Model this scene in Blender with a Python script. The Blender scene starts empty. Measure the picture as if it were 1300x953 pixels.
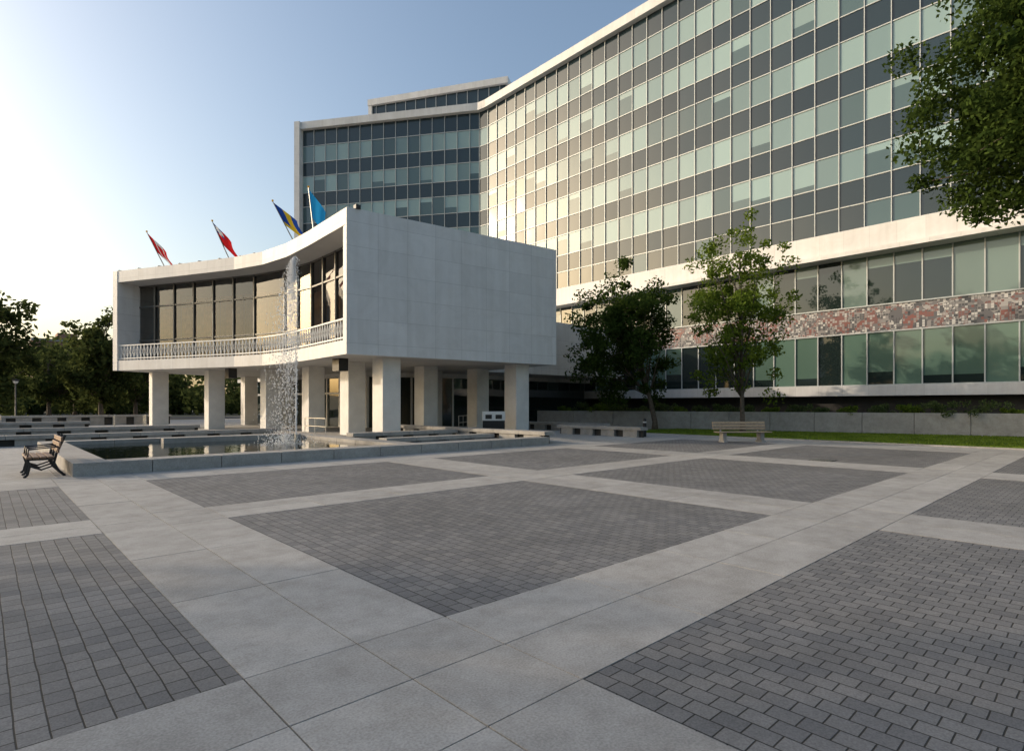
import bpy, math, random
import numpy as np
from mathutils import Vector
random.seed(7); rng=np.random.default_rng(7)
sc=bpy.context.scene
COL=sc.collection
# ---------------------------------------------------------------- materials
def newmat(name):
    m=bpy.data.materials.new(name); m.use_nodes=True
    nt=m.node_tree; b=nt.nodes['Principled BSDF']
    return m,nt,b
def N(nt,t,**k):
    n=nt.nodes.new(t)
    for a,v in k.items():
        if a in ('operation','blend_type','data_type','noise_dimensions','offset','offset_frequency','squash','feature','distance'): setattr(n,a,v)
        else: n.inputs[a.replace('_',' ')].default_value=v
    return n
def ramp(nt,fac,stops):
    r=nt.nodes.new('ShaderNodeValToRGB')
    while len(r.color_ramp.elements)<len(stops): r.color_ramp.elements.new(0.5)
    for e,(p,c) in zip(r.color_ramp.elements,stops):
        e.position=p; e.color=(*c,1)
    nt.links.new(fac,r.inputs[0]); return r
def mul(nt,a,b,fac=1.0):
    m=nt.nodes.new('ShaderNodeMix'); m.data_type='RGBA'; m.blend_type='MULTIPLY'
    m.inputs[0].default_value=fac
    nt.links.new(a,m.inputs[6]); nt.links.new(b,m.inputs[7]); return m.outputs[2]
def bump(nt,b,h,strength=0.3,dist=0.01):
    bp=nt.nodes.new('ShaderNodeBump'); bp.inputs['Strength'].default_value=strength; bp.inputs['Distance'].default_value=dist
    nt.links.new(h,bp.inputs['Height']); nt.links.new(bp.outputs[0],b.inputs['Normal']); return bp
def plain(name,c,rough=0.6,metal=0.0,nscale=3.0,var=0.15,spec=0.5,island=0.0,bmp=0.0):
    m,nt,b=newmat(name)
    tc=nt.nodes.new('ShaderNodeTexCoord')
    no=N(nt,'ShaderNodeTexNoise',Scale=nscale,Detail=4.0,Roughness=0.6)
    nt.links.new(tc.outputs['Object'],no.inputs['Vector'])
    r=ramp(nt,no.outputs['Fac'],[(0.3,tuple(x*(1-var) for x in c)),(0.7,tuple(min(1,x*(1+var)) for x in c))])
    out=r.outputs[0]
    if island>0:
        g=nt.nodes.new('ShaderNodeNewGeometry')
        r2=ramp(nt,g.outputs['Random Per Island'],[(0,(1-island,)*3),(1,(1,1,1))])
        out=mul(nt,out,r2.outputs[0])
    nt.links.new(out,b.inputs['Base Color'])
    b.inputs['Roughness'].default_value=rough; b.inputs['Metallic'].default_value=metal
    b.inputs['Specular IOR Level'].default_value=spec
    if bmp>0:
        n2=N(nt,'ShaderNodeTexNoise',Scale=nscale*25,Detail=3.0)
        nt.links.new(tc.outputs['Object'],n2.inputs['Vector']); bump(nt,b,n2.outputs['Fac'],bmp,0.01)
    return m
def concrete(name,c,island=0.14):
    m,nt,b=newmat(name)
    tc=nt.nodes.new('ShaderNodeTexCoord')
    n1=N(nt,'ShaderNodeTexNoise',Scale=0.3,Detail=5.0,Roughness=0.7)
    n2=N(nt,'ShaderNodeTexNoise',Scale=70.0,Detail=2.0)
    n3=N(nt,'ShaderNodeTexNoise',Scale=2.6,Detail=6.0,Roughness=0.75)
    n4=N(nt,'ShaderNodeTexVoronoi',Scale=1.7)
    for n in (n1,n2,n3,n4): nt.links.new(tc.outputs['Object'],n.inputs['Vector'])
    r1=ramp(nt,n1.outputs['Fac'],[(0.3,tuple(x*0.76 for x in c)),(0.7,c)])
    r2=ramp(nt,n2.outputs['Fac'],[(0.3,(0.74,)*3),(0.65,(1,1,1))])
    r3=ramp(nt,n3.outputs['Fac'],[(0.3,(0.74,0.73,0.71)),(0.6,(1,1,1))])
    r5=ramp(nt,n4.outputs['Distance'],[(0.0,(0.45,0.43,0.4)),(0.022,(0.55,0.53,0.5)),(0.03,(1,1,1))])
    g=nt.nodes.new('ShaderNodeNewGeometry')
    r4=ramp(nt,g.outputs['Random Per Island'],[(0,(1-island,)*3),(1,(1,1,1))])
    o=mul(nt,r1.outputs[0],r2.outputs[0]); o=mul(nt,o,r3.outputs[0]); o=mul(nt,o,r4.outputs[0]); o=mul(nt,o,r5.outputs[0],0.6)
    nt.links.new(o,b.inputs['Base Color']); b.inputs['Roughness'].default_value=0.85
    b.inputs['Specular IOR Level'].default_value=0.3
    bump(nt,b,n2.outputs['Fac'],0.35,0.004)
    return m
def paver():
    m,nt,b=newmat('paver_brick')
    tc=nt.nodes.new('ShaderNodeTexCoord')
    mp=nt.nodes.new('ShaderNodeMapping'); mp.inputs['Rotation'].default_value=(0,0,math.radians(90))
    nt.links.new(tc.outputs['Object'],mp.inputs[0])
    nd=N(nt,'ShaderNodeTexNoise',Scale=3.0,Detail=1.0)
    nt.links.new(tc.outputs['Object'],nd.inputs['Vector'])
    vm=nt.nodes.new('ShaderNodeVectorMath'); vm.operation='MULTIPLY_ADD'
    nt.links.new(nd.outputs['Color'],vm.inputs[0]); vm.inputs[1].default_value=(0.014,0.014,0); nt.links.new(mp.outputs[0],vm.inputs[2])
    br=nt.nodes.new('ShaderNodeTexBrick'); br.offset=0.5; br.squash=1.0
    br.inputs['Scale'].default_value=1.0; br.inputs['Brick Width'].default_value=0.16; br.inputs['Row Height'].default_value=0.13
    br.inputs['Mortar Size'].default_value=0.005; br.inputs['Mortar Smooth'].default_value=0.4; br.inputs['Bias'].default_value=0.0
    br.inputs['Color1'].default_value=(0.29,0.285,0.28,1); br.inputs['Color2'].default_value=(0.205,0.205,0.21,1); br.inputs['Mortar'].default_value=(0.05,0.048,0.044,1)
    nt.links.new(vm.outputs[0],br.inputs['Vector'])
    n1=N(nt,'ShaderNodeTexNoise',Scale=0.5,Detail=5.0,Roughness=0.75); nt.links.new(tc.outputs['Object'],n1.inputs['Vector'])
    r1=ramp(nt,n1.outputs['Fac'],[(0.3,(0.68,0.67,0.65)),(0.7,(1.0,0.99,0.98))])
    n2=N(nt,'ShaderNodeTexNoise',Scale=90.0,Detail=2.0); nt.links.new(tc.outputs['Object'],n2.inputs['Vector'])
    r2=ramp(nt,n2.outputs['Fac'],[(0.3,(0.68,)*3),(0.7,(1.0,)*3)])
    o=mul(nt,br.outputs['Color'],r1.outputs[0]); o=mul(nt,o,r2.outputs[0])
    nt.links.new(o,b.inputs['Base Color']); b.inputs['Roughness'].default_value=0.8; b.inputs['Specular IOR Level'].default_value=0.35
    inv=N(nt,'ShaderNodeMath',operation='SUBTRACT'); inv.inputs[0].default_value=1.0; nt.links.new(br.outputs['Fac'],inv.inputs[1])
    bp=bump(nt,b,inv.outputs[0],0.7,0.008)
    bp2=nt.nodes.new('ShaderNodeBump'); bp2.inputs['Strength'].default_value=0.25; bp2.inputs['Distance'].default_value=0.003
    nt.links.new(n2.outputs['Fac'],bp2.inputs['Height']); nt.links.new(bp.outputs[0],bp2.inputs['Normal']); nt.links.new(bp2.outputs[0],b.inputs['Normal'])
    return m
def marble(name,c,bw=1.5,bh=1.1,line=0.7,ms=0.010):
    m,nt,b=newmat(name)
    uv=nt.nodes.new('ShaderNodeUVMap')
    tc=nt.nodes.new('ShaderNodeTexCoord')
    br=nt.nodes.new('ShaderNodeTexBrick'); br.offset=0.0
    br.inputs['Scale'].default_value=1.0; br.inputs['Brick Width'].default_value=bw; br.inputs['Row Height'].default_value=bh
    br.inputs['Mortar Size'].default_value=ms; br.inputs['Mortar Smooth'].default_value=0.2
    br.inputs['Color1'].default_value=(*c,1); br.inputs['Color2'].default_value=(*[x*0.92 for x in c],1); br.inputs['Mortar'].default_value=(*[x*line for x in c],1)
    nt.links.new(uv.outputs[0],br.inputs['Vector'])
    n1=N(nt,'ShaderNodeTexNoise',Scale=0.8,Detail=6.0,Roughness=0.7,Distortion=1.0); nt.links.new(tc.outputs['Object'],n1.inputs['Vector'])
    r1=ramp(nt,n1.outputs['Fac'],[(0.3,(0.88,0.875,0.87)),(0.65,(1,1,1))])
    mp=nt.nodes.new('ShaderNodeMapping'); mp.inputs['Scale'].default_value=(2.5,0.15,1); nt.links.new(uv.outputs[0],mp.inputs[0])
    n2=N(nt,'ShaderNodeTexNoise',Scale=1.0,Detail=4.0); nt.links.new(mp.outputs[0],n2.inputs['Vector'])
    r2=ramp(nt,n2.outputs['Fac'],[(0.35,(0.93,0.925,0.915)),(0.6,(1,1,1))])
    o=mul(nt,br.outputs['Color'],r1.outputs[0]); o=mul(nt,o,r2.outputs[0])
    nt.links.new(o,b.inputs['Base Color']); b.inputs['Roughness'].default_value=0.55
    return m
def glass(name,c,rough=0.04,spec=0.55,wob=0.03,island=0.25):
    m,nt,b=newmat(name)
    tc=nt.nodes.new('ShaderNodeTexCoord'); g=nt.nodes.new('ShaderNodeNewGeometry')
    rgb=nt.nodes.new('ShaderNodeRGB'); rgb.outputs[0].default_value=(*c,1)
    r=ramp(nt,g.outputs['Random Per Island'],[(0,(1-island,)*3),(1,(1.0,)*3)])
    nt.links.new(mul(nt,rgb.outputs[0],r.outputs[0]),b.inputs['Base Color'])
    b.inputs['Roughness'].default_value=rough; b.inputs['Specular IOR Level'].default_value=spec
    b.inputs['IOR'].default_value=1.6
    ra=nt.nodes.new('ShaderNodeTexWhiteNoise'); ra.noise_dimensions='1D'; nt.links.new(g.outputs['Random Per Island'],ra.inputs['W'])
    vm=nt.nodes.new('ShaderNodeVectorMath'); vm.operation='MULTIPLY_ADD'; nt.links.new(ra.outputs['Color'],vm.inputs[0]); vm.inputs[1].default_value=(0.03,0.03,0.03); 
    n=N(nt,'ShaderNodeTexNoise',Scale=0.5,Detail=1.0); nt.links.new(tc.outputs['Object'],n.inputs['Vector'])
    bp=nt.nodes.new('ShaderNodeBump'); bp.inputs['Strength'].default_value=wob; bp.inputs['Distance'].default_value=0.3; nt.links.new(n.outputs['Fac'],bp.inputs['Height'])
    nt.links.new(bp.outputs[0],vm.inputs[2])
    sb=nt.nodes.new('ShaderNodeVectorMath'); sb.operation='SUBTRACT'; nt.links.new(vm.outputs[0],sb.inputs[0]); sb.inputs[1].default_value=(0.015,0.015,0.015)
    nm=nt.nodes.new('ShaderNodeVectorMath'); nm.operation='NORMALIZE'; nt.links.new(sb.outputs[0],nm.inputs[0]); nt.links.new(nm.outputs[0],b.inputs['Normal'])
    return m
def clearglass(name,tint=(0.90,0.93,0.91),ior=1.85):
    m=bpy.data.materials.new(name); m.use_nodes=True; nt=m.node_tree; nt.nodes.clear()
    o=nt.nodes.new('ShaderNodeOutputMaterial'); t=nt.nodes.new('ShaderNodeBsdfTransparent'); t.inputs[0].default_value=(*tint,1)
    g=nt.nodes.new('ShaderNodeBsdfGlossy'); g.inputs['Roughness'].default_value=0.02
    f=nt.nodes.new('ShaderNodeFresnel'); f.inputs[0].default_value=ior
    mx=nt.nodes.new('ShaderNodeMixShader'); nt.links.new(f.outputs[0],mx.inputs[0]); nt.links.new(t.outputs[0],mx.inputs[1]); nt.links.new(g.outputs[0],mx.inputs[2]); nt.links.new(mx.outputs[0],o.inputs[0])
    return m
def foliage(name,dark,light,tr=0.4):
    m=bpy.data.materials.new(name); m.use_nodes=True; nt=m.node_tree; nt.nodes.clear()
    o=nt.nodes.new('ShaderNodeOutputMaterial')
    g=nt.nodes.new('ShaderNodeNewGeometry'); tc=nt.nodes.new('ShaderNodeTexCoord')
    r=ramp(nt,g.outputs['Random Per Island'],[(0,dark),(1,light)])
    n=N(nt,'ShaderNodeTexNoise',Scale=0.7,Detail=2.0); nt.links.new(tc.outputs['Object'],n.inputs['Vector'])
    r2=ramp(nt,n.outputs['Fac'],[(0.35,(0.6,0.65,0.6)),(0.65,(1.0,1.0,0.95))])
    c=mul(nt,r.outputs[0],r2.outputs[0])
    d=nt.nodes.new('ShaderNodeBsdfDiffuse'); t=nt.nodes.new('ShaderNodeBsdfTranslucent')
    nt.links.new(c,d.inputs[0]); nt.links.new(c,t.inputs[0])
    mx=nt.nodes.new('ShaderNodeMixShader'); mx.inputs[0].default_value=tr
    nt.links.new(d.outputs[0],mx.inputs[1]); nt.links.new(t.outputs[0],mx.inputs[2]); nt.links.new(mx.outputs[0],o.inputs[0])
    return m
def thin(name,c):
    m=bpy.data.materials.new(name); m.use_nodes=True; nt=m.node_tree; nt.nodes.clear()
    o=nt.nodes.new('ShaderNodeOutputMaterial'); d=nt.nodes.new('ShaderNodeBsdfDiffuse'); t=nt.nodes.new('ShaderNodeBsdfTranslucent')
    tc=nt.nodes.new('ShaderNodeTexCoord'); n=N(nt,'ShaderNodeTexNoise',Scale=40.0); nt.links.new(tc.outputs['Object'],n.inputs['Vector'])
    r=ramp(nt,n.outputs['Fac'],[(0.3,tuple(x*0.88 for x in c)),(0.7,c)])
    for x in (d,t): nt.links.new(r.outputs[0],x.inputs[0])
    mx=nt.nodes.new('ShaderNodeMixShader'); mx.inputs[0].default_value=0.5
    nt.links.new(d.outputs[0],mx.inputs[1]); nt.links.new(t.outputs[0],mx.inputs[2]); nt.links.new(mx.outputs[0],o.inputs[0])
    return m
def mosaic():
    m,nt,b=newmat('mosaic_tile')
    uv=nt.nodes.new('ShaderNodeUVMap')
    def brick(w,h,off,ms):
        br=nt.nodes.new('ShaderNodeTexBrick'); br.offset=off
        for k,v in (('Scale',1.0),('Brick Width',w),('Row Height',h),('Mortar Size',ms)): br.inputs[k].default_value=v
        br.inputs['Color1'].default_value=(1,1,1,1); br.inputs['Color2'].default_value=(0,0,0,1); br.inputs['Mortar'].default_value=(0.3,0.3,0.3,1)
        nt.links.new(uv.outputs[0],br.inputs['Vector']); return br
    br=brick(0.15,0.15,0.0,0.010)
    def vor(s):
        vo=N(nt,'ShaderNodeTexVoronoi',Scale=s); vo.distance='CHEBYCHEV'; nt.links.new(uv.outputs[0],vo.inputs['Vector'])
        sp=nt.nodes.new('ShaderNodeSeparateColor'); nt.links.new(vo.outputs['Color'],sp.inputs[0]); return sp
    va=vor(0.55); vb=vor(1.9)
    s1=nt.nodes.new('ShaderNodeSeparateColor'); nt.links.new(br.outputs['Color'],s1.inputs[0])
    def ma(a,k,c=None):
        x=nt.nodes.new('ShaderNodeMath'); x.operation='MULTIPLY_ADD'; nt.links.new(a,x.inputs[0]); x.inputs[1].default_value=k
        if c is None: x.inputs[2].default_value=0
        else: nt.links.new(c,x.inputs[2])
        return x.outputs[0]
    v=ma(va.outputs[0],0.42,ma(vb.outputs[1],0.40,ma(s1.outputs[0],0.18)))
    r=ramp(nt,v,[(0,(0.04,0.04,0.045)),(0.22,(0.12,0.115,0.12)),(0.34,(0.22,0.085,0.07)),(0.42,(0.25,0.235,0.225)),(0.50,(0.08,0.08,0.085)),(0.57,(0.52,0.50,0.47)),(0.64,(0.16,0.15,0.15)),(0.72,(0.20,0.09,0.08)),(0.80,(0.36,0.34,0.32))]); r.color_ramp.interpolation='CONSTANT'
    nt.links.new(r.outputs[0],b.inputs['Base Color']); b.inputs['Roughness'].default_value=0.35
    return m
def grassmat(name='grass_turf',a=(0.07,0.11,0.02),c2=(0.16,0.21,0.045)):
    m,nt,b=newmat(name); tc=nt.nodes.new('ShaderNodeTexCoord')
    n=N(nt,'ShaderNodeTexNoise',Scale=1.2,Detail=7.0,Roughness=0.75); nt.links.new(tc.outputs['Object'],n.inputs['Vector'])
    r=ramp(nt,n.outputs['Fac'],[(0.3,a),(0.7,c2)]); nt.links.new(r.outputs[0],b.inputs['Base Color']); b.inputs['Roughness'].default_value=0.9
    return m
def water():
    m,nt,b=newmat('pool_water'); tc=nt.nodes.new('ShaderNodeTexCoord')
    n=N(nt,'ShaderNodeTexNoise',Scale=2.5,Detail=3.0,Distortion=0.4); nt.links.new(tc.outputs['Object'],n.inputs['Vector'])
    b.inputs['Base Color'].default_value=(0.012,0.018,0.017,1); b.inputs['Roughness'].default_value=0.03; b.inputs['IOR'].default_value=1.33
    bump(nt,b,n.outputs['Fac'],0.2,0.04); return m

M={}
M['slab']=concrete('concrete_slab',(0.54,0.52,0.49))
M['conc']=concrete('concrete_grey',(0.48,0.46,0.43),0.12)
M['base']=plain('joint_sand',(0.07,0.067,0.063),0.9)
M['paver']=paver()
M['marble']=marble('white_marble_panel',(0.72,0.715,0.705))
M['marblef']=marble('marble_fascia',(0.74,0.73,0.71),1.5,5.0,0.75)
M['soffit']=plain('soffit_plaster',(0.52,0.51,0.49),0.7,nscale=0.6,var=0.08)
M['column']=plain('column_marble',(0.64,0.63,0.605),0.5,nscale=1.2,var=0.10)
M['alum']=plain('aluminium_mullion',(0.46,0.48,0.47),0.45,0.2,var=0.05)
M['alumd']=plain('bronze_mullion',(0.12,0.12,0.115),0.4,0.4,var=0.05)
M['spandrel']=glass('spandrel_glass',(0.022,0.042,0.052),0.08,0.45,0.01,0.35)
M['win_a']=glass('window_blind_light',(0.27,0.385,0.375))
M['win_b']=glass('window_blind_mid',(0.18,0.27,0.27))
M['win_c']=glass('window_clear',(0.07,0.12,0.125))
M['win_d']=glass('window_dark',(0.020,0.032,0.031),0.03,0.6)
M['win_g']=glass('window_green_blind',(0.115,0.19,0.15),0.05,0.5)
M['win_g2']=glass('window_green_pale',(0.18,0.25,0.225),0.05,0.6)
M['chglass']=clearglass('chamber_glass')
M['wood']=plain('wood_panel',(0.32,0.17,0.08),0.5,nscale=2.0,var=0.3)
M['curtain']=plain('curtain_fabric',(0.42,0.20,0.075),0.9,var=0.25)
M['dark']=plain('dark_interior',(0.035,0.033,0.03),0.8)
M['metal']=plain('steel_rail',(0.45,0.45,0.44),0.35,0.8,var=0.05)
M['blackmetal']=plain('black_metal',(0.02,0.02,0.022),0.45,0.3)
M['railwhite']=plain('white_railing',(0.72,0.71,0.68),0.5,var=0.05)
M['bark']=plain('tree_bark',(0.11,0.085,0.065),0.9,nscale=6,var=0.4,bmp=0.6)
M['slat']=plain('bench_slat',(0.45,0.34,0.23),0.6,nscale=8,var=0.2,island=0.2)
M['slatd']=plain('bench_slat_brown',(0.20,0.115,0.07),0.6,nscale=8,var=0.2,island=0.2)
M['grass']=grassmat()
M['terrain']=grassmat('terrain_ground',(0.05,0.06,0.03),(0.09,0.09,0.06))
M['asphalt']=plain('asphalt',(0.05,0.05,0.052),0.9,nscale=1.5)
M['soil']=plain('soil_bed',(0.06,0.045,0.03),0.95)
M['mosaic']=mosaic()
M['water']=water()
M['red']=thin('flag_red',(0.65,0.025,0.03)); M['white']=thin('flag_white',(0.8,0.8,0.8))
M['blue']=thin('flag_blue',(0.02,0.07,0.35)); M['sky_blue']=thin('flag_light_blue',(0.03,0.33,0.68)); M['yellow']=thin('flag_yellow',(0.8,0.55,0.04))
M['fol']=foliage('foliage_maple',(0.034,0.060,0.016),(0.09,0.135,0.032))
M['fol2']=foliage('foliage_locust',(0.09,0.14,0.024),(0.23,0.31,0.05),0.5)
M['turf']=foliage('foliage_turf',(0.13,0.20,0.03),(0.28,0.38,0.06),0.5)
M['fol3']=foliage('foliage_dark',(0.05,0.066,0.026),(0.12,0.145,0.05),0.5)
M['shrub']=foliage('foliage_shrub',(0.06,0.095,0.03),(0.17,0.21,0.09))
M['brick']=plain('brick_wall',(0.24,0.13,0.09),0.85)
M['drops']=thin('water_drops',(0.95,0.96,0.97))

# ---------------------------------------------------------------- mesh builder
class MB:
    def __init__(s): s.v=[];s.f=[];s.m=[];s.uv=[];s.mats=[]
    def mi(s,k):
        if k not in s.mats: s.mats.append(k)
        return s.mats.index(k)
    def face(s,pts,mat,uv=None):
        i=len(s.v); s.v+= [tuple(p) for p in pts]; s.f.append(tuple(range(i,i+len(pts)))); s.m.append(s.mi(mat))
        s.uv.append(uv if uv else [(0,0)]*len(pts))
    def wall(s,a,b,z0,z1,mat,u0=0):
        L=math.hypot(b[0]-a[0],b[1]-a[1])
        s.face([(a[0],a[1],z0),(b[0],b[1],z0),(b[0],b[1],z1),(a[0],a[1],z1)],mat,[(u0,z0),(u0+L,z0),(u0+L,z1),(u0,z1)])
    def prism(s,poly,z0,z1,mat,top=None,bot=None):
        n=len(poly); i=len(s.v)
        s.v+=[(p[0],p[1],z0) for p in poly]+[(p[0],p[1],z1) for p in poly]
        u=0
        for k in range(n):
            a=poly[k]; b=poly[(k+1)%n]; L=math.hypot(b[0]-a[0],b[1]-a[1])
            s.f.append((i+k,i+(k+1)%n,i+n+(k+1)%n,i+n+k)); s.m.append(s.mi(mat)); s.uv.append([(u,z0),(u+L,z0),(u+L,z1),(u,z1)]); u+=L
        s.f.append(tuple(i+n+k for k in range(n))); s.m.append(s.mi(top or mat)); s.uv.append([(p[0],p[1]) for p in poly])
        s.f.append(tuple(i+k for k in reversed(range(n)))); s.m.append(s.mi(bot or mat)); s.uv.append([(p[0],p[1]) for p in reversed(poly)])
    def box(s,x0,x1,y0,y1,z0,z1,mat,top=None):
        s.prism([(x0,y0),(x1,y0),(x1,y1),(x0,y1)],z0,z1,mat,top)
    def obox(s,c,d,L,W,z0,z1,mat):
        l=math.hypot(*d); d=(d[0]/l,d[1]/l); n=(-d[1],d[0])
        P=lambda a,b:(c[0]+d[0]*a+n[0]*b,c[1]+d[1]*a+n[1]*b)
        s.prism([P(-L/2,-W/2),P(L/2,-W/2),P(L/2,W/2),P(-L/2,W/2)],z0,z1,mat)
    def tube(s,pts,rad,mat,seg=8,cap=True):
        pts=[Vector(p) for p in pts]; i0=len(s.v); n=len(pts)
        if not isinstance(rad,(list,tuple)): rad=[rad]*n
        for k,p in enumerate(pts):
            t=(pts[min(k+1,n-1)]-pts[max(k-1,0)]).normalized()
            a=t.cross(Vector((0.13,0.97,0.2)));
            if a.length<0.1: a=t.cross(Vector((1,0,0)))
            a.normalize(); b=t.cross(a)
            for j in range(seg):
                th=2*math.pi*j/seg; q=p+(a*math.cos(th)+b*math.sin(th))*rad[k]; s.v.append(tuple(q))
        for k in range(n-1):
            for j in range(seg):
                A=i0+k*seg+j; B=i0+k*seg+(j+1)%seg
                s.f.append((A,B,B+seg,A+seg)); s.m.append(s.mi(mat)); s.uv.append([(0,0)]*4)
        if cap:
            s.f.append(tuple(i0+j for j in reversed(range(seg)))); s.m.append(s.mi(mat)); s.uv.append([(0,0)]*seg)
            s.f.append(tuple(i0+(n-1)*seg+j for j in range(seg))); s.m.append(s.mi(mat)); s.uv.append([(0,0)]*seg)
    def build(s,name,parent=None,bevel=0,smooth=False,loc=(0,0,0),rotz=0):
        me=bpy.data.meshes.new(name); me.from_pydata(s.v,[],s.f)
        for k in s.mats: me.materials.append(M[k])
        me.polygons.foreach_set('material_index',s.m)
        ul=me.uv_layers.new(name='UVMap'); flat=[c for f in s.uv for p in f for c in p]; ul.data.foreach_set('uv',flat)
        if smooth: me.polygons.foreach_set('use_smooth',[True]*len(s.f))
        me.update(); o=bpy.data.objects.new(name,me); COL.objects.link(o); o.location=loc; o.rotation_euler[2]=rotz
        if bevel:
            bv=o.modifiers.new('bevel','BEVEL'); bv.width=bevel; bv.segments=2; bv.limit_method='ANGLE'
        if parent: o.parent=parent
        return o
def empty(name,loc=(0,0,0)):
    e=bpy.data.objects.new(name,None); COL.objects.link(e); e.location=loc; return e

# ---------------------------------------------------------------- camera
F=(0.681,0.732); R=(0.732,-0.681); H=1.6; f=726.0; HZ=514.0
cam=bpy.data.cameras.new('camera'); co=bpy.data.objects.new('camera',cam); COL.objects.link(co)
cam.sensor_width=36; cam.lens=36*f/1300; cam.shift_y=(HZ-476.5)/1300; cam.clip_end=4000; cam.clip_start=0.1
co.location=(0,0,H); co.rotation_euler=(math.radians(90),0,math.atan2(F[1],F[0])-math.pi/2)
sc.camera=co

# ---------------------------------------------------------------- ground
g=MB(); g.face([(-1500,-1500,-0.06),(1500,-1500,-0.06),(1500,1500,-0.06),(-1500,1500,-0.06)],'terrain'); g.build('ground')
g=MB(); g.face([(-45,-30,-0.025),(60,-30,-0.025),(60,72,-0.025),(-45,72,-0.025)],'base'); g.build('plaza_base')
g=MB(); g.face([(-400,76,-0.02),(400,76,-0.02),(400,88,-0.02),(-400,88,-0.02)],'asphalt'); g.build('road')
sx=[(-13.3,-11.9),(-6.1,-4.7),(1.13,2.58),(8.45,10.0),(16.1,17.6),(24.2,27.2)]
sy=[(-17.2,-15.9),(-10.8,-9.5),(-4.3,-3.0),(2.17,3.52),(8.72,9.85),(14.25,15.9)]
slabs=MB(); pav=MB()
G=0.005
def slab_area(x0,x1,y0,y1,sz=1.45):
    nx=max(1,round((x1-x0)/sz)); ny=max(1,round((y1-y0)/sz)); dx=(x1-x0)/nx; dy=(y1-y0)/ny
    for i in range(nx):
        for j in range(ny):
            dz=random.uniform(-0.002,0.001)
            slabs.box(x0+i*dx+G,x0+(i+1)*dx-G,y0+j*dy+G,y0+(j+1)*dy-G,-0.022,dz,'slab')
def spans(lst,lo):
    out=[];c=lo
    for a,b in lst:
        out.append((c,a,0)); out.append((a,b,1)); c=b
    return out
for (x0,x1,tx) in spans(sx,-20):
    for (y0,y1,ty) in spans(sy,-24):
        if tx==0 and ty==0:
            pav.face([(x0,y0,-0.004),(x1,y0,-0.004),(x1,y1,-0.004),(x0,y1,-0.004)],'paver')
        elif tx and ty: slab_area(x0,x1,y0,y1,0.75)
        elif tx: slab_area(x0,x1,y0,y1,1.3) if x1-x0>2 else [slab_area(a,b,y0,y1,1.5) for a,b in ((x0,(x0+x1)/2),((x0+x1)/2,x1))]
        else: [slab_area(x0,x1,a,b,1.5) for a,b in ((y0,(y0+y1)/2),((y0+y1)/2,y1))]
slab_area(-44,45,15.9,71,1.5)
slabs.build('plaza_pavement'); pav.build('paver_pavement')
m=MB()
for (x,y) in ((17.9,6.0),):
    m.box(x-0.3,x+0.3,y-0.3,y+0.3,-0.02,0.004,'blackmetal')
    for k in range(7): m.box(x-0.26,x+0.26,y-0.25+k*0.08,y-0.22+k*0.08,0.004,0.009,'metal')
m.build('drain_grate')
WL=[(31.6,31.0),(34,22),(38.4,3.2),(42,-12)]
g=MB(); g.face([(27.3,-24,0.006),(46,-24,0.006),(42,-12,0.006),(38.4,3.2,0.006),(34,22,0.006),(27.9,20.5,0.006)],'grass'); g.build('lawn')
g=MB(); g.box(27.16,27.30,-24,20.3,-0.02,0.05,'conc'); g.build('lawn_kerb',bevel=0.01)
def blades(name,x0,x1,y0,y1,n,mat,h=0.06):
    px=rng.uniform(x0,x1,n); py=rng.uniform(y0,y1,n)
    keep=px< 34+(22-py)*0.234-0.2; px=px[keep];py=py[keep];n=len(px)
    th=rng.uniform(0,6.28,n); w=0.02; hh=rng.uniform(0.5,1.2,n)*h
    V=np.zeros((n,3,3)); V[:,0,0]=px-np.cos(th)*w; V[:,0,1]=py-np.sin(th)*w; V[:,1,0]=px+np.cos(th)*w; V[:,1,1]=py+np.sin(th)*w
    V[:,2,0]=px+rng.uniform(-.03,.03,n); V[:,2,1]=py+rng.uniform(-.03,.03,n); V[:,:2,2]=0.004; V[:,2,2]=hh
    me=bpy.data.meshes.new(name); me.from_pydata(V.reshape(-1,3).tolist(),[],np.arange(n*3).reshape(-1,3).tolist()); me.materials.append(M[mat])
    o=bpy.data.objects.new(name,me); COL.objects.link(o)
blades('grass',27.4,38,0,20.5,50000,'turf',0.07)
w=MB()
for k in range(len(WL)-1):
    a=Vector(WL[k]); b_=Vector(WL[k+1]); L=(b_-a).length; n=max(1,int(L/2.4)); d=(b_-a).normalized()
    for j in range(n):
        c=a+d*(L*(j+0.5)/n); w.obox(c,d,L/n-0.02,0.35,-0.02,1.17,'conc')
w.build('retaining_wall',bevel=0.015)
g=MB(); g.face([(31.8,31,1.0),(34.1,22,1.0),(38.5,3.2,1.0),(42.1,-12,1.0),(46,-12,1.0),(46,31,1.0)],'soil'); g.build('planting_bed')

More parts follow.
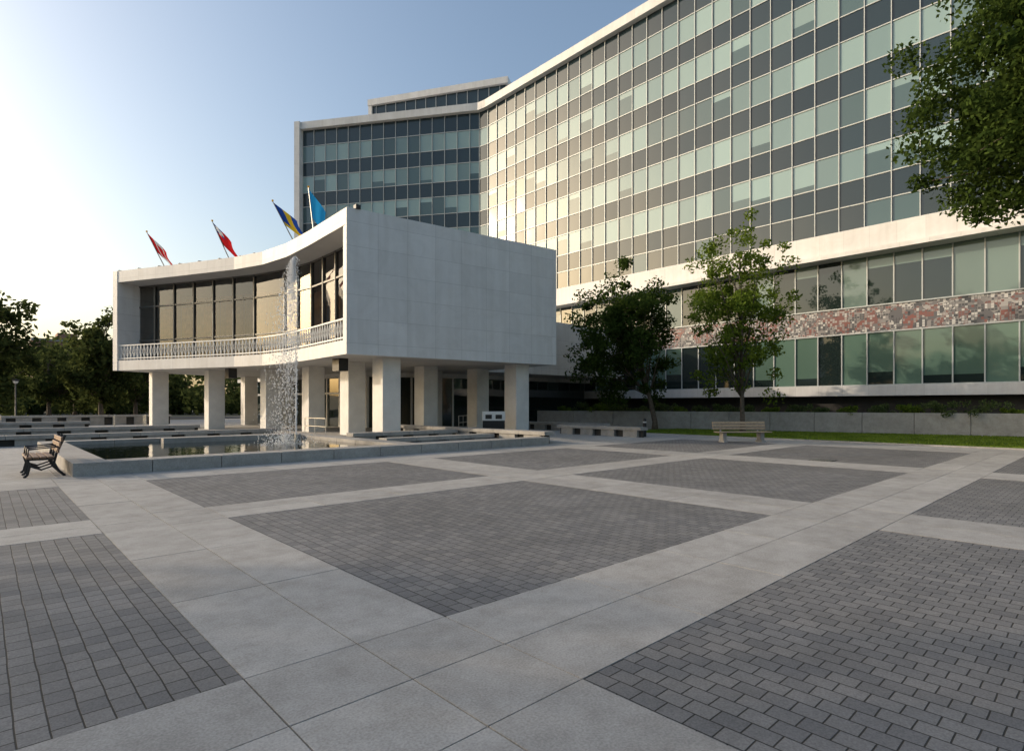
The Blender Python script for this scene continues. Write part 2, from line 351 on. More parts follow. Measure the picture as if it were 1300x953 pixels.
# ---------------------------------------------------------------- main office building
ob=empty('office_building',(42,25,0))
def P(m,name,bevel=0,smooth=False):
    o=m.build(name,None,bevel,smooth); o.parent=ob; o.location=(-42,-25,0); return o
ob_path=[(42.2,-14.0),(42.2,49.3),(42.0,50.6),(41.3,51.5),(29.0,68.8)]
def offset_path(path,off):
    out=[]
    for i,p in enumerate(path):
        ds=[]
        if i>0: a=Vector(p)-Vector(path[i-1]); ds.append(a.normalized())
        if i<len(path)-1: a=Vector(path[i+1])-Vector(p); ds.append(a.normalized())
        ns=[Vector((-d[1],d[0])) for d in ds]; n=sum(ns,Vector((0,0))); n.normalize(); c=n.dot(ns[0])
        out.append(tuple(Vector(p)+n*(off/c)))
    return out
def resample(path,step):
    pts=[path[0]]
    for i in range(len(path)-1):
        a=Vector(path[i]); b=Vector(path[i+1]); L=(b-a).length; n=max(1,round(L/step))
        for k in range(1,n+1): pts.append(tuple(a+(b-a)*k/n))
    return pts
BACK=offset_path(ob_path,-17.0)
def ring(path_out,path_in,z0,z1,mat,name,top=None):
    m=MB(); m.prism(list(reversed(path_out))+list(path_in),z0,z1,mat,top,None); return P(m,name)
TOP=36.0
ring(offset_path(ob_path,-0.25),BACK,11.36,35.4,'dark','core')
ring(offset_path(ob_path,-0.85),BACK,0.0,11.355,'dark','lower_core')
ring(offset_path(ob_path,0.55),offset_path(BACK,-0.3),35.15,TOP,'marblef','roof_fascia')
ring(offset_path(ob_path,0.75),offset_path(ob_path,-0.84),11.34,11.62,'marblef','band_ledge')
ring(offset_path(ob_path,0.35),offset_path(ob_path,-0.22),11.62,13.1,'marblef','stone_band')
ring(offset_path(ob_path,0.15),offset_path(ob_path,-1.3),2.2,2.85,'marblef','base_sill')
m=MB(); e=ob_path[-1]; d=(Vector(ob_path[-1])-Vector(ob_path[-2])).normalized(); n=Vector((d[1],-d[0]))
c=Vector(e)+d*0.35+n*8.2
m.obox(c,n,18.0,0.7,0,36.003,'marble')
m.box(41.4,60,-14.6,-14.003,0,36.003,'marble')
P(m,'end_walls')
pts=resample(ob_path,1.5)
lights=[16.4,20.1,23.8,27.5,31.2]
rows=[(13.1,14.75,'D0'),(14.75,16.4,'S')]
for i,z in enumerate(lights):
    rows.append((z,z+2.0,'L')); rows.append((z+2.0,(lights[i+1] if i<4 else 35.15),'S'))
win=MB(); mul_=MB()
def inset(a,b,t):
    a=Vector(a);b=Vector(b);d=(b-a).normalized(); return tuple(a+d*t),tuple(b-d*t)
for i in range(len(pts)-1):
    a,b_=inset(pts[i],pts[i+1],0.03)
    for (z0,z1,t) in rows:
        if t=='S': win.wall(b_,a,z0,z1,'spandrel')
        elif t=='D0': win.wall(b_,a,z0,z1,'win_d' if random.random()<0.75 else 'win_c')
        else:
            r=random.random()
            if r<0.46: win.wall(b_,a,z0,z1,'win_a')
            elif r<0.66: win.wall(b_,a,z0,z1,'win_b')
            elif r<0.76: win.wall(b_,a,z0,z1,'win_c')
            else:
                h=random.choice([0.5,0.9,1.3,1.6]); win.wall(b_,a,z1-h,z1,'win_a'); win.wall(b_,a,z0,z1-h,'win_c')
P(win,'upper_windows')
for i in range(len(pts)):
    j=min(max(i,1),len(pts)-2); d=(Vector(pts[j+1])-Vector(pts[j-1])).normalized(); nn=Vector((-d[1],d[0]))
    mul_.obox(Vector(pts[i])+nn*0.04,d,0.055,0.12,13.1,35.15,'alum')
P(mul_,'mullions')
tr=MB()
for (z0,z1,t) in rows[1:]:
    o1=offset_path(ob_path,0.06); o2=offset_path(ob_path,-0.2)
    tr.prism(list(reversed(o1))+o2,z0-0.035,z0+0.035,'alum')
P(tr,'transoms')
lp=offset_path(ob_path,-0.6); lpts=resample(lp,1.5)
lw=MB(); lm=MB(); u=0
for i in range(len(lpts)-1):
    a,b_=inset(lpts[i],lpts[i+1],0.03); yy=lpts[i][1]
    r=random.random()
    if yy<13: up='win_g2' if r<0.7 else 'win_b'; lo='win_g' if r<0.85 else 'win_g2'
    elif yy<22: up='win_g2' if r<0.3 else 'win_d'; lo='win_g' if r<0.55 else 'win_d'
    else: up='win_d' if r<0.6 else 'win_c'; lo='win_d' if r<0.7 else 'win_g'
    if random.random()<0.4 and up!='win_d':
        h=random.choice([0.8,1.4,2.1]); lw.wall(b_,a,11.35-h,11.34,up); lw.wall(b_,a,8.1,11.35-h,'win_d' )
    else: lw.wall(b_,a,8.1,11.34,up)
    if random.random()<0.5 and lo!='win_d':
        h=random.choice([2.6,2.2,2.9]); lw.wall(b_,a,6.35-h,6.35,lo); lw.wall(b_,a,2.85,6.35-h,'win_d')
    else: lw.wall(b_,a,2.85,6.35,lo)
    A=Vector(lpts[i]);B=Vector(lpts[i+1])
    lw.wall(B,A,6.35,8.1,'mosaic',-u-(B-A).length); u+=(B-A).length
    lm.obox(A,(B-A).normalized(),0.07,0.16,2.85,6.38,'alum'); lm.obox(A,(B-A).normalized(),0.07,0.16,8.07,11.34,'alum')
P(lw,'lower_windows_and_mosaic'); 
for z in (6.35,8.1,2.9):
    lm.prism(list(reversed(offset_path(lp,0.09)))+offset_path(lp,-0.1),z-0.04,z+0.04,'alum')
P(lm,'lower_mullions')
m=MB(); a=Vector((38.6,69.2)); b_=Vector((48.2,53.0)); d=(b_-a).normalized(); n=Vector((-d[1],d[0]))
m.prism([tuple(p) for p in [a,b_,b_+n*8,a+n*8]],35.9,41.7,'spandrel')
m.obox((a+b_)/2+n*4,d,(b_-a).length+0.8,8.8,41.7,42.5,'marblef')
m.obox(a-d*0.1+n*0.0,d,0.5,0.6,36.0,41.7,'marblef')
for k in range(13):
    p=a+(b_-a)*(k+0.5)/13; m.obox(p-n*0.04,d,0.06,0.14,36.0,41.7,'alum')
m.obox((a+b_)/2-n*0.02,d,(b_-a).length,0.1,39.9,40.0,'alum')
P(m,'penthouse')
m=MB()
for (x,y) in ((44,45),(44,43.5),(45,40)): m.tube([(x,y,36),(x,y,37.6)],0.05,'metal')
m.box(46,50,30,36,35.9,38,'marblef'); P(m,'roof_plant')

# ---------------------------------------------------------------- council chamber
cc=empty('council_chamber',(15,34,0))
def Q(m,name,bevel=0,smooth=False):
    o=m.build(name,None,bevel,smooth); o.parent=cc; o.location=(-15,-34,0); return o
FR=[(12.06,23.87),(12.3,28.5),(12.35,31.5),(12.0,34.2),(11.2,36.6),(9.0,41.2),(6.5,46.1)]
BK=[(24.26,22.35),(24.9,30.0),(24.6,36.0),(23.0,42.0),(19.0,51.5)]
ZB,ZF,ZR,ZT=3.9,4.55,9.75,10.5
poly=[FR[0]]+BK+list(reversed(FR[1:]))
def ccw(p):
    s=sum(p[i][0]*p[(i+1)%len(p)][1]-p[(i+1)%len(p)][0]*p[i][1] for i in range(len(p))); return p if s>0 else list(reversed(p))
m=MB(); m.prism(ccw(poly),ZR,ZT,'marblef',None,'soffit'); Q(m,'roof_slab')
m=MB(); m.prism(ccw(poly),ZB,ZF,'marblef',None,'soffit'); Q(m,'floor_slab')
def endwall(p,q,name,mat,th=0.45,sgn=1):
    p=Vector(p);q=Vector(q); d=(q-p).normalized(); n=Vector((d[1],-d[0]))*sgn
    a=p-d*0.004+n*0.004; b=q+d*0.004+n*0.004; c=b-n*(th); e=a-n*th
    m=MB(); m.prism(ccw([tuple(x) for x in (a,b,c,e)]),ZB-0.003,ZT+0.003,mat); Q(m,name)
endwall(FR[0],BK[0],'side_wall','marble')
endwall(FR[-1],BK[-1],'far_side_wall','marble',0.45,-1)
m=MB()
inn=offset_path(BK,0.3)
m.prism(ccw(list(BK)+list(reversed(inn))),ZF,ZR,'marble'); Q(m,'back_wall')
GL=offset_path(FR,-1.5); GL[0]=(GL[0][0],GL[0][1]+0.42); 
d0=(Vector(GL[-1])-Vector(GL[-2])).normalized(); GL[-1]=tuple(Vector(GL[-1])-d0*0.25)
gp=resample(GL,1.9)
m=MB(); fm=MB()
for i in range(len(gp)-1):
    a,b_=gp[i],gp[i+1]; m.wall(b_,a,ZF,ZR,'chglass')
for i in range(len(gp)):
    j=min(max(i,1),len(gp)-2); d=(Vector(gp[j+1])-Vector(gp[j-1])).normalized(); fm.obox(gp[i],d,0.09,0.2,ZF,ZR,'alumd')
for z in (ZF+0.06,6.0,8.30,ZR-0.05):
    fm.prism(ccw(list(offset_path(GL,0.07))+list(reversed(offset_path(GL,-0.07)))),z-0.045,z+0.045,'alumd')
Q(m,'glazing'); Q(fm,'glazing_frames')
ins=offset_path(FR,-4.6); m=MB()
ip=resample(ins,1.2)
for i in range(1,len(ip)-2):
    m.obox((Vector(ip[i])+Vector(ip[i+1]))/2,(Vector(ip[i+1])-Vector(ip[i])),0.9,0.12,ZF,ZR-0.4,'wood')
Q(m,'wood_panels')
cur=resample(offset_path(FR,-2.3),0.2); m=MB()
for i in range(4,len(cur)-4):
    if (i%10)<5:
        a=Vector(cur[i]);b_=Vector(cur[i+1]);d=(b_-a).normalized();n=Vector((-d[1],d[0]))
        o=n*(0.07 if i%2 else -0.07); o2=-o
        m.wall(tuple(a+o),tuple(b_+o2),ZF+0.05,8.25,'curtain')
Q(m,'curtains')
m=MB()
for i in range(6,len(cur)-6,9):
    p=Vector(cur[i]); m.obox(p+Vector((1.2,0.3)),(1,0),0.5,0.5,ZF,ZF+1.1,'dark')
Q(m,'councillor_seats')
RP=offset_path(FR,-0.12); rp=resample(RP,0.30); m=MB()
zt,zb=ZF+1.0,ZF+0.02
m2=offset_path(RP,0.04); m3=offset_path(RP,-0.04)
for z in (zt,zb+0.12): m.prism(ccw(list(m2)+list(reversed(m3))),z-0.035,z+0.035,'railwhite')
for i in range(len(rp)-1):
    a=Vector(rp[i]);b_=Vector(rp[i+1]);d=(b_-a).normalized()
    m.tube([(a.x,a.y,zb),(a.x,a.y,zt)],0.028,'railwhite',6,False)
    mid=a+d*0.15
    m.tube([(a.x,a.y,zb+0.15),(mid.x,mid.y,zb+0.55),(a.x,a.y,zt-0.04)],0.016,'railwhite',4,False)
    m.tube([(b_.x,b_.y,zb+0.15),(mid.x,mid.y,zb+0.55),(b_.x,b_.y,zt-0.04)],0.016,'railwhite',4,False)
Q(m,'balcony_railing')
m=MB()
cols=[(14.7,24.9),(14.8,28.6),(14.8,33.6),(13.6,37.2),(11.5,41.6),(9.2,46.3),(22.6,23.9),(23.6,28.6),(22.3,31.9),(19.5,28.5),(17.3,44.5),(16.0,48.5)]
for (x,y) in cols: m.box(x-0.5,x+0.5,y-0.5,y+0.5,-0.02,ZB,'column')
Q(m,'columns',0.02)
m=MB(); lob=[(20,36.5),(26,34.5),(41.3,34.5),(41.3,48),(30,54),(17.5,54)]
m.prism(lob,-0.02,ZB-0.3,'win_d'); 
for i in (0,5):
    a=lob[i]; b_=lob[(i+1)%6]
    for p in resample([a,b_],1.6): m.obox(p,(b_[0]-a[0],b_[1]-a[1]),0.12,0.24,0,ZB-0.3,'railwhite')
a,b_=lob[5],lob[0]
m.obox(((a[0]+b_[0])/2,(a[1]+b_[1])/2),(b_[0]-a[0],b_[1]-a[1]),17.7,0.22,2.4,2.55,'railwhite')
m.prism([(19.5,36),(26,33.8),(41.3,33.8),(41.3,48.3),(30,54.6),(17,54.6)],ZB-0.3,ZB-0.005,'marblef')
m.prism([(24.95,30.0),(41.3,30.0),(41.3,44.0),(23.5,42.0)],ZB,8.0,'marble')
Q(m,'lobby_and_link')
m=MB()
for (x,y) in ((13.1,26.6),(11.6,38.5)): m.box(x-0.25,x+0.25,y-0.35,y+0.35,ZB-0.62,ZB,'blackmetal')
for p in resample(offset_path(FR,-0.5),1.7): m.box(p[0]-0.12,p[0]+0.12,p[1]-0.12,p[1]+0.12,ZT,ZT+0.18,'blackmetal')
Q(m,'fixtures')

# ---------------------------------------------------------------- flags
def flag(base,out,kind,w=1.5,h=0.95,drape=0.5):
    e=empty('flag',base); top=Vector((out[0]*1.35,out[1]*1.35,2.0))
    m=MB(); m.tube([(0,0,-0.1),tuple(top)],[0.035,0.022],'metal'); m.tube([tuple(top),tuple(top+Vector((0,0,0.08)))],0.05,'yellow')
    o=m.build('pole',e)
    m=MB(); nu,nv=14,10; side=Vector((R[0],R[1],0)); pd=top.normalized()
    def pt(i,j):
        u=i/nu; v=j/nv; p=top-pd*(v*h+0.05)
        s=side*(w*u*drape)+Vector((0,0,-1))*(w*u*(1-drape*0.6))
        wv=math.sin(u*7+v*2)*0.10*u; return p+s+Vector((-F[0],-F[1],0))*wv+side*math.sin(v*6+u*3)*0.06*u
    for i in range(nu):
        for j in range(nv):
            u=(i+.5)/nu; v=(j+.5)/nv
            if kind=='ca': mt='white' if 0.26<u<0.74 else 'red'; mt='red' if (abs(u-.5)<.12 and abs(v-.5)<.3) else mt
            elif kind=='on': mt='red' if not(u<.4 and v<.4) else ('white' if abs(u-.2)<.05 or abs(v-.2)<.06 else 'blue')
            elif kind=='ham': mt='yellow' if (abs(u-.5)<.17 or v>0.8) else 'blue'
            else: mt='sky_blue'
            m.face([pt(i,j),pt(i+1,j),pt(i+1,j+1),pt(i,j+1)],mt)
    m.build('cloth',e,smooth=False)
flag((8.9,42.7,ZT),(-0.89,-0.45),'ca',2.0,1.3,0.62)
flag((11.3,37.6,ZT),(-0.89,-0.45),'on',1.9,1.4,0.6)
flag((12.8,31.3,ZT),(-0.98,-0.1),'ham',1.8,1.3,0.72)
flag((12.6,28.6,ZT+0.3),(-0.15,0.1),'mu',1.8,1.5,0.5)

# ---------------------------------------------------------------- pool and low walls
pool=empty('fountain_pool',(6,20,0))
def PP(m,name,bevel=0): o=m.build(name,None,bevel); o.parent=pool; o.location=(-6,-20,0); return o
X0,X1,Y0,Y1=1.5,11.0,15.95,26.5
m=MB()
def blocks(a,b,wd,z0,z1,L,mat='conc'):
    a=Vector(a);b=Vector(b);T=(b-a).length;n=max(1,round(T/L));d=(b-a).normalized()
    for k in range(n): m.obox(a+d*T*(k+.5)/n,d,T/n-0.012,wd,z0,z1,mat)
blocks((X0,Y0+0.35),(16.9,Y0+0.35),0.7,-0.02,0.30,1.5)
blocks((X0+0.35,Y0+0.72),(X0+0.35,Y1),0.7,-0.02,0.30,1.5)
blocks((X0+0.72,Y1-0.35),(X1,Y1-0.35),0.7,-0.02,0.30,1.5)
blocks((X1-0.35,Y0+0.72),(X1-0.35,Y1-0.72),0.7,-0.02,0.30,1.5)
PP(m,'coping',0.012)
m=MB(); m.face([(X0+.6,Y0+.6,0.17),(X1-.6,Y0+.6,0.17),(X1-.6,Y1-.6,0.17),(X0+.6,Y1-.6,0.17)],'water'); PP(m,'water')
m=MB(); m.box(5.0,10.2,24.4,24.8,0.02,0.36,'conc'); PP(m,'inner_step',0.01)
def slotted(name,a,b,h=0.5,wd=0.6,base=0.0):
    m=MB(); a=Vector(a);b=Vector(b);T=(b-a).length;d=(b-a).normalized(); n=max(1,round(T/1.5))
    for k in range(n):
        c=a+d*T*(k+.5)/n
        m.obox(c,d,T/n-0.012,wd,base+h-0.16,base+h,'conc')
        m.obox(c,d,T/n-0.55,wd-0.12,base-0.02,base+h-0.16,'conc')
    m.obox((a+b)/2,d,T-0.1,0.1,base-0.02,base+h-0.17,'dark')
    return m.build(name,bevel=0.012)
slotted('low_wall',(17.3,16.3),(17.3,29),0.5)
slotted('low_wall',(24.0,16.2),(24.0,21.8),0.5)
slotted('low_wall',(11.4,22.3),(16.9,22.3),0.42)
slotted('low_wall',(11.4,19.6),(16.9,19.6),0.32)
slotted('low_wall',(27.0,20.8),(27.0,33.0),0.5)
slotted('low_wall',(-14,29.5),(11,29.5),0.42)
slotted('low_wall',(-18,35.5),(9.0,35.5),0.5)
slotted('low_wall',(-24,44),(5,44),0.6)
slotted('low_wall',(-1.2,22.5),(-1.2,29.0),0.35)
slotted('low_wall',(-22,56),(12,56),0.8)
m=MB(); m.box(11.1,16.9,16.7,22.0,-0.01,0.12,'conc'); m.build('terrace_step',bevel=0.01)
# sloping access ramp between the two seat walls, rising toward the covered terrace
m=MB(); i=0
xa,xb,ya,yb,hh=17.75,19.6,16.4,24.0,0.42
m.face([(xa,ya,0.004),(xb,ya,0.004),(xb,yb,hh),(xa,yb,hh)],'conc'); m.face([(xb,ya,0.0),(xb,yb,-0.01),(xb,yb,hh)],'conc'); m.face([(xb,yb,-0.01),(xa,yb,-0.01),(xa,yb,hh),(xb,yb,hh)],'conc')
m.build('access_ramp')
jx,jy=8.55,20.9
e=empty('fountain_jet',(jx,jy,0.17))
m=MB(); m.tube([(0,0,0),(0,0,0.35)],[0.06,0.05],'metal'); m.build('nozzle',e)
m=MB(); m.tube([(0,0,0.3),(0.0,0.0,1.2),(0.01,0,2.4),(0.01,0,3.4)],[0.03,0.035,0.02,0.006],'drops',6); 
pl=[]
for k in range(1000):
    z=0.4+6.5*random.random()**0.9; r=0.015+0.009*z; pl.append((random.gauss(0,r),random.gauss(0,r),z,random.uniform(0.008,0.018)))
L=Vector((-R[0],-R[1]))
for k in range(5400):
    t=random.random()**0.75; z=6.9*(1-t*t); 
    s=abs(random.gauss(0,1))*0.50*t+0.10*t+0.02; a=random.gauss(0,0.25)*t
    s+=random.gauss(0,.04)*t
    v=L*(s)+Vector((F[0],F[1]))*a
    pl.append((v.x,v.y,z,random.uniform(0.006,0.018)))
for k in range(500):
    an=random.uniform(0,6.28); rr=abs(random.gauss(0,0.5)); pl.append((L.x*0.4+math.cos(an)*rr,L.y*0.4+math.sin(an)*rr,random.random()**2*0.35,random.uniform(0.008,0.02)))
for (x,y,z,r) in pl:
    i=len(m.v); r2=r*1.9
    m.v+=[(x+r,y,z),(x,y+r,z),(x-r,y,z),(x,y-r,z),(x,y,z+r2),(x,y,z-r2)]
    for q in ((0,1,4),(1,2,4),(2,3,4),(3,0,4),(1,0,5),(2,1,5),(3,2,5),(0,3,5)):
        m.f.append(tuple(i+c for c in q)); m.m.append(0); m.uv.append([(0,0)]*3)
m.build('spray',e)

# ---------------------------------------------------------------- benches
def bench(loc,rot,L,slat,leg,style=0):
    e=empty('park_bench',(loc[0],loc[1],0)); e.rotation_euler[2]=rot
    m=MB()
    for k in range(4):
        y=-0.22+k*0.125; m.box(-L/2,L/2,y-0.05,y+0.05,0.42,0.46,slat)
    m.build('seat',e,0.006)
    m=MB()
    for k in range(3):
        z=0.53+k*0.125; y=0.27+(z-0.46)*0.25
        m.prism([(-L/2,y-0.02),(L/2,y-0.02),(L/2,y+0.02),(-L/2,y+0.02)],z,z+0.10,slat)
    m.build('backrest',e,0.006)
    m=MB()
    xsn=(-L/2+0.35,L/2-0.35) if style==0 else (-L/2+0.15,0,L/2-0.15)
    for x in xsn:
        t=0.09 if style==0 else 0.03
        if style==0:
            m.box(x-t,x+t,-0.22,0.30,0.0,0.08,leg); m.box(x-t+.01,x+t-.01,-0.12,0.22,0.08,0.42,leg)
            m.tube([(x,0.24,0.30),(x,0.30,0.50),(x,0.42,0.88)],[0.05,0.04,0.03],leg,6)
        else:
            m.tube([(x,-0.30,0.0),(x,-0.24,0.06),(x,-0.20,0.25),(x,-0.24,0.40)],0.03,leg,6)
            m.tube([(x,0.42,0.0),(x,0.30,0.12),(x,0.22,0.30),(x,0.26,0.50),(x,0.42,0.92)],0.03,leg,6)
            m.tube([(x,-0.24,0.40),(x,0.24,0.40)],0.03,leg,6)
            m.tube([(x,-0.20,0.25),(x,0.0,0.16),(x,0.24,0.25)],0.02,leg,6)
            m.tube([(x,-0.24,0.40),(x,-0.22,0.62),(x,0.30,0.66)],0.022,leg,6)
    m.build('legs',e,0,False)
bench((24.1,11.3),math.atan2(R[1],R[0])+math.radians(6),2.4,'slat','conc',0)
bench((1.0,17.1),math.radians(-90),1.6,'slatd','blackmetal',1)

# ---------------------------------------------------------------- small furniture
def bin_(x,y):
    e=empty('litter_bin',(x,y,0)); e.rotation_euler[2]=math.atan2(R[1],R[0])
    m=MB(); m.box(-0.6,0.6,-0.3,0.3,0.08,0.75,'blackmetal'); m.build('body',e,0.02)
    m=MB(); m.box(-0.62,0.62,-0.32,0.32,0.75,1.25,'railwhite'); m.build('lid',e,0.03)
    m=MB(); m.box(-0.45,-0.1,-0.335,-0.322,0.85,1.08,'dark'); m.box(0.1,0.45,-0.335,-0.322,0.85,1.08,'dark'); m.build('openings',e)
    m=MB(); m.box(-0.55,-0.45,-0.25,0.25,0,0.08,'metal'); m.box(0.45,0.55,-0.25,0.25,0,0.08,'metal'); m.build('feet',e)
bin_(20.6,23.6)
def rail(pts):
    m=MB()
    for z in (0.95,0.55): m.tube([(p[0],p[1],z) for p in pts],0.025,'metal',6)
    for p in pts: m.tube([(p[0],p[1],0),(p[0],p[1],0.95)],0.022,'metal',6)
    m.build('handrail')
rail([(7.6,42.5),(7.9,43.8),(8.2,45.1)]); rail([(6.2,43.5),(6.4,44.8),(6.6,46.1)])
rail([(20.8,27),(21.6,27.6),(22.4,28.2)]); rail([(-8,50),(-5,50),(-2,50),(1,50)]); rail([(12.2,26.3),(12.2,27.5),(12.2,28.7)])
def bollard(x,y):
    m=MB(); m.tube([(0,0,0),(0,0,0.85),(0,0,0.92)],[0.09,0.09,0.05],'blackmetal',12); m.tube([(0,0,0.7),(0,0,0.78)],0.095,'white',12); m.build('bollard',loc=(x,y,0))
bollard(24.6,16.6)
def street_lamp(x,y,h=4.5):
    e=empty('street_lamp',(x,y,0)); m=MB(); m.tube([(0,0,0),(0,0,0.4),(0,0,0.45),(0,0,h)],[0.11,0.1,0.06,0.045],'blackmetal',10); m.build('post',e,smooth=True)
    m=MB(); m.tube([(0,0,h),(0,0,h+0.12),(0,0,h+0.16)],[0.08,0.28,0.1],'blackmetal',12); m.build('cap',e)
    m=MB(); m.tube([(0,0,h-0.2),(0,0,h)],[0.1,0.2],'white',12); m.build('globe',e)
def px(x,d): lat=(x-650)/f*d; return (lat*R[0]+d*F[0],lat*R[1]+d*F[1])
street_lamp(*px(20,48),3.6)

# ---------------------------------------------------------------- vegetation
def leafmesh(name,centers,radii,per,leaf,mat,parent=None,flat=0.8):
    C=np.repeat(np.array(centers),per,axis=0); Rr=np.repeat(np.array(radii),per,axis=0)
    n=len(C); v=rng.normal(size=(n,3)); v/=np.linalg.norm(v,axis=1)[:,None]
    rr=rng.uniform(0,1,n)**0.5; p=C+v*rr[:,None]*Rr[:,None]*np.array([1,1,flat])
    a=rng.normal(size=(n,3)); a/=np.linalg.norm(a,axis=1)[:,None]; b=rng.normal(size=(n,3)); b-= (b*a).sum(1)[:,None]*a; b/=np.linalg.norm(b,axis=1)[:,None]
    s=(leaf*rng.uniform(0.6,1.3,n))[:,None]
    V=np.stack([p-a*s, p-b*s*0.55, p+a*s, p+b*s*0.55],axis=1).reshape(-1,3)
    me=bpy.data.meshes.new(name); me.vertices.add(n*4); me.vertices.foreach_set('co',V.ravel())
    me.loops.add(n*4); me.loops.foreach_set('vertex_index',np.arange(n*4)); me.polygons.add(n)
    me.polygons.foreach_set('loop_start',np.arange(n)*4); me.polygons.foreach_set('loop_total',np.full(n,4)); me.update(calc_edges=True)
    me.materials.append(M[mat]); o=bpy.data.objects.new(name,me); COL.objects.link(o)
    if parent: o.parent=parent
    return o
def tree(name,base,cc_,rad,nclump,per,leaf,clr,mat,trunk_r,lean=None,z0=0,shell=0.45,lk=1.0):
    e=empty(name,(base[0],base[1],z0)); c=Vector(cc_)-Vector((base[0],base[1],z0))
    cs=[];rs=[]
    for k in range(nclump):
        v=rng.normal(size=3); v/=np.linalg.norm(v); r=shell+(1-shell)*rng.uniform()**0.7
        lump=1+lk*(0.22*math.sin(v[0]*5+v[1]*3)+0.15*math.sin(v[2]*7+v[0]*4))
        cs.append([c[i]+v[i]*r*rad[i]*lump for i in range(3)]); rs.append(clr*rng.uniform(0.5,1.3))
    leafmesh('crown',cs,rs,per,leaf,mat,e)
    m=MB(); topz=c.z+rad[2]*0.6
    tp=[Vector((0,0,0)),Vector((0.03,0.02,0.5)),Vector((c.x*0.15,c.y*0.15,max(1.4,(c.z-rad[2])*0.8))),Vector((c.x*0.6,c.y*0.6,c.z-rad[2]*0.2)),Vector((c.x,c.y,topz))]
    m.tube(tp,[trunk_r*1.35,trunk_r,trunk_r*0.85,trunk_r*0.5,trunk_r*0.12],'bark',10)
    for k in range(0,nclump,max(1,nclump//26)):
        t=Vector(cs[k]); f0=random.uniform(0.0,0.8); s=tp[2].lerp(tp[3],f0) if random.random()<.6 else tp[3].lerp(tp[4],f0)
        if s.z>t.z: s=tp[2].lerp(tp[3],0.1)
        mid=s.lerp(t,0.5)+Vector((random.uniform(-.2,.2),random.uniform(-.2,.2),0.25)); rr=trunk_r*0.33
        m.tube([s,mid,t],[rr,rr*0.6,rr*0.2],'bark',6)
        for q in range(2):
            t2=Vector(cs[random.randrange(nclump)])
            if (t2-mid).length<rad[0]*0.9: m.tube([mid,mid.lerp(t2,0.5)+Vector((0,0,.1)),t2],[rr*0.5,rr*0.3,rr*0.1],'bark',5)
    m.build('trunk',e,smooth=True)
tree('maple_tree',(32.6,21.2),(31.3,22.6,6.2),(3.5,3.5,3.9),160,140,0.12,0.75,'fol',0.17,shell=0.3)
tree('locust_tree',(33.3,15.6),(33.1,15.7,7.2),(3.1,3.1,5.3),165,80,0.11,0.65,'fol2',0.15,shell=0.2,lk=0.7)
tree('linden_tree',(24.4,-0.6),(23.0,0.3,10.9),(4.4,4.4,4.2),440,230,0.085,0.75,'fol',0.33,shell=0.3,lk=0.45)
for (x,d,h,r,z) in ((-25,55,12.6,4.6,7.0),(62,78,10.0,4.2,5.6),(128,62,10.6,2.9,6.2),(172,74,10.8,4.4,6.0),(95,85,9.6,4.0,5.5)):
    p=px(x,d); tree('park_tree',p,(p[0],p[1],z),(r,r,h-z),100,90,0.26,1.3,'fol3',0.26)
for (x,y,h) in ((-15,20,10.5),(-21,30,12)):  # added trees out of view, placed to throw dappled shade on the plaza
    tree('park_tree',(x,y),(x,y,h*0.62),(3.6,3.6,h*0.38),80,70,0.2,1.1,'fol3',0.25,shell=0.25)
cs=[];rs=[]
for k in range(600):
    x=random.uniform(-900,720); d=random.uniform(92,130); p=px(x,d) if x>-300 else px(-300+(x+300)*1.5,d)
    top=random.uniform(5,9)+2.5*math.sin(x*0.031)+1.2*math.sin(x*0.11)
    for z in (1.5,4.0,top): cs.append([p[0]+random.uniform(-2,2),p[1],z*random.uniform(.8,1.05)]); rs.append(random.uniform(1.6,3.2))
leafmesh('distant_trees',cs,rs,40,0.6,'fol3')
cs=[];rs=[]
for k in range(220):  # unseen tree line, added for the facade glass to reflect
    y=random.uniform(-60,60); x=-70+random.uniform(-6,6); top=random.uniform(8,12)
    for z in (2,5,top): cs.append([x,y,z]); rs.append(random.uniform(2,3.5))
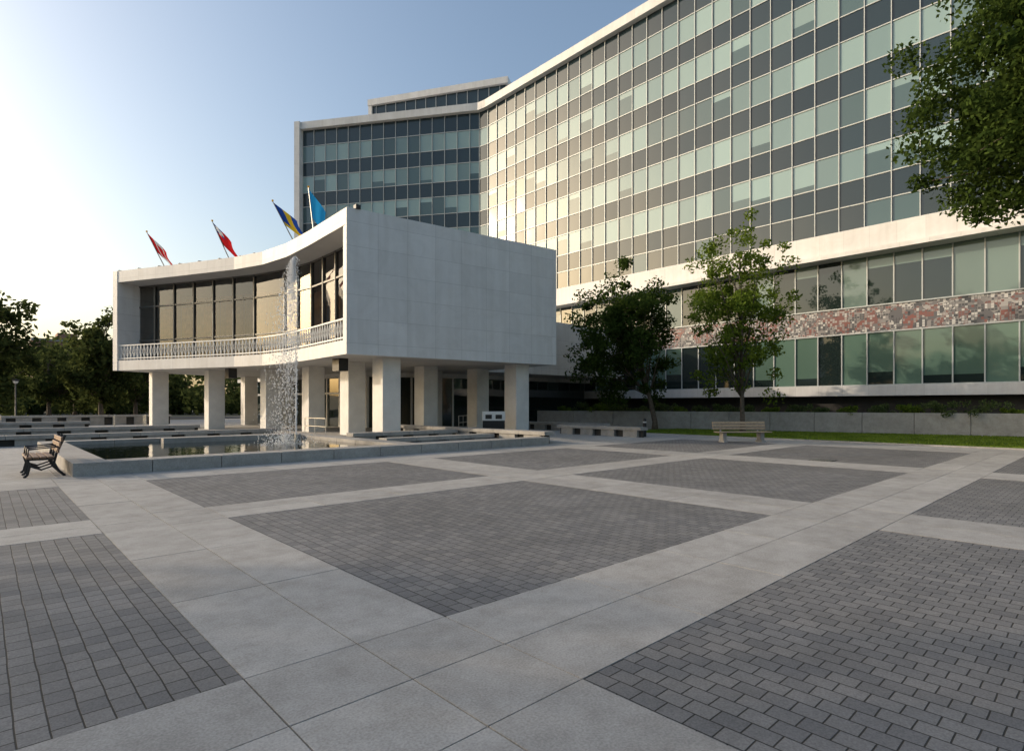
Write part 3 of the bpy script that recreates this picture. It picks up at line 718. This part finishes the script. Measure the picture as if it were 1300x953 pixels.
leafmesh('reflection_trees',cs,rs,40,0.7,'fol3')
m=MB(); p=px(90,150); m.box(p[0]-8,p[0]+8,p[1]-6,p[1]+6,0,17.5,'brick')
for i in range(5):
    for j in range(4): m.box(p[0]-7+i*2.9,p[0]-5.6+i*2.9,p[1]-6.04,p[1]-5.9,2+j*3.9,3.8+j*3.9,'win_d')
m.box(p[0]-8.3,p[0]+8.3,p[1]-6.3,p[1]+6.3,17.5,18.1,'conc'); m.box(p[0]-3,p[0]+1,p[1]-3,p[1]+3,18.1,20,'brick'); m.build('apartment_building')
def shrub(p,r,mat='shrub',z=1.0):
    cs=[[random.gauss(0,r*.5),random.gauss(0,r*.5),random.uniform(0.1,r*0.8)] for _ in range(14)]
    o=leafmesh('shrub',cs,[r*0.35]*14,90,0.055,mat); o.location=(p[0],p[1],z)
for t in np.linspace(0.02,0.98,20):
    y=30-28*t; wx=34+(22-y)*0.234; q=random.random()
    shrub((wx+random.uniform(0.4,1.2),y),random.uniform(0.45,0.9),'shrub' if q<.6 else 'fol2')

# ---------------------------------------------------------------- light
saz=math.radians(129); sel=math.radians(18)
S=Vector((math.cos(saz)*math.cos(sel),math.sin(saz)*math.cos(sel),math.sin(sel)))
sl=bpy.data.lights.new('sun','SUN'); sl.energy=2.6; sl.angle=math.radians(0.6); sl.color=(1.0,0.84,0.66)
so=bpy.data.objects.new('sun',sl); COL.objects.link(so); so.rotation_euler=S.to_track_quat('Z','Y').to_euler(); so.location=(0,0,50)
wd=bpy.data.worlds.new('World'); sc.world=wd; wd.use_nodes=True; nt=wd.node_tree
sk=nt.nodes.new('ShaderNodeTexSky'); sk.sky_type='NISHITA'; sk.sun_disc=False; sk.sun_elevation=sel; sk.sun_rotation=math.pi/2-saz
sk.air_density=1.2; sk.dust_density=3.6; sk.ozone_density=1.5
nt.links.new(sk.outputs[0],nt.nodes['Background'].inputs[0]); nt.nodes['Background'].inputs[1].default_value=0.22
sc.view_settings.view_transform='Standard'; sc.view_settings.look='None'; sc.view_settings.exposure=0
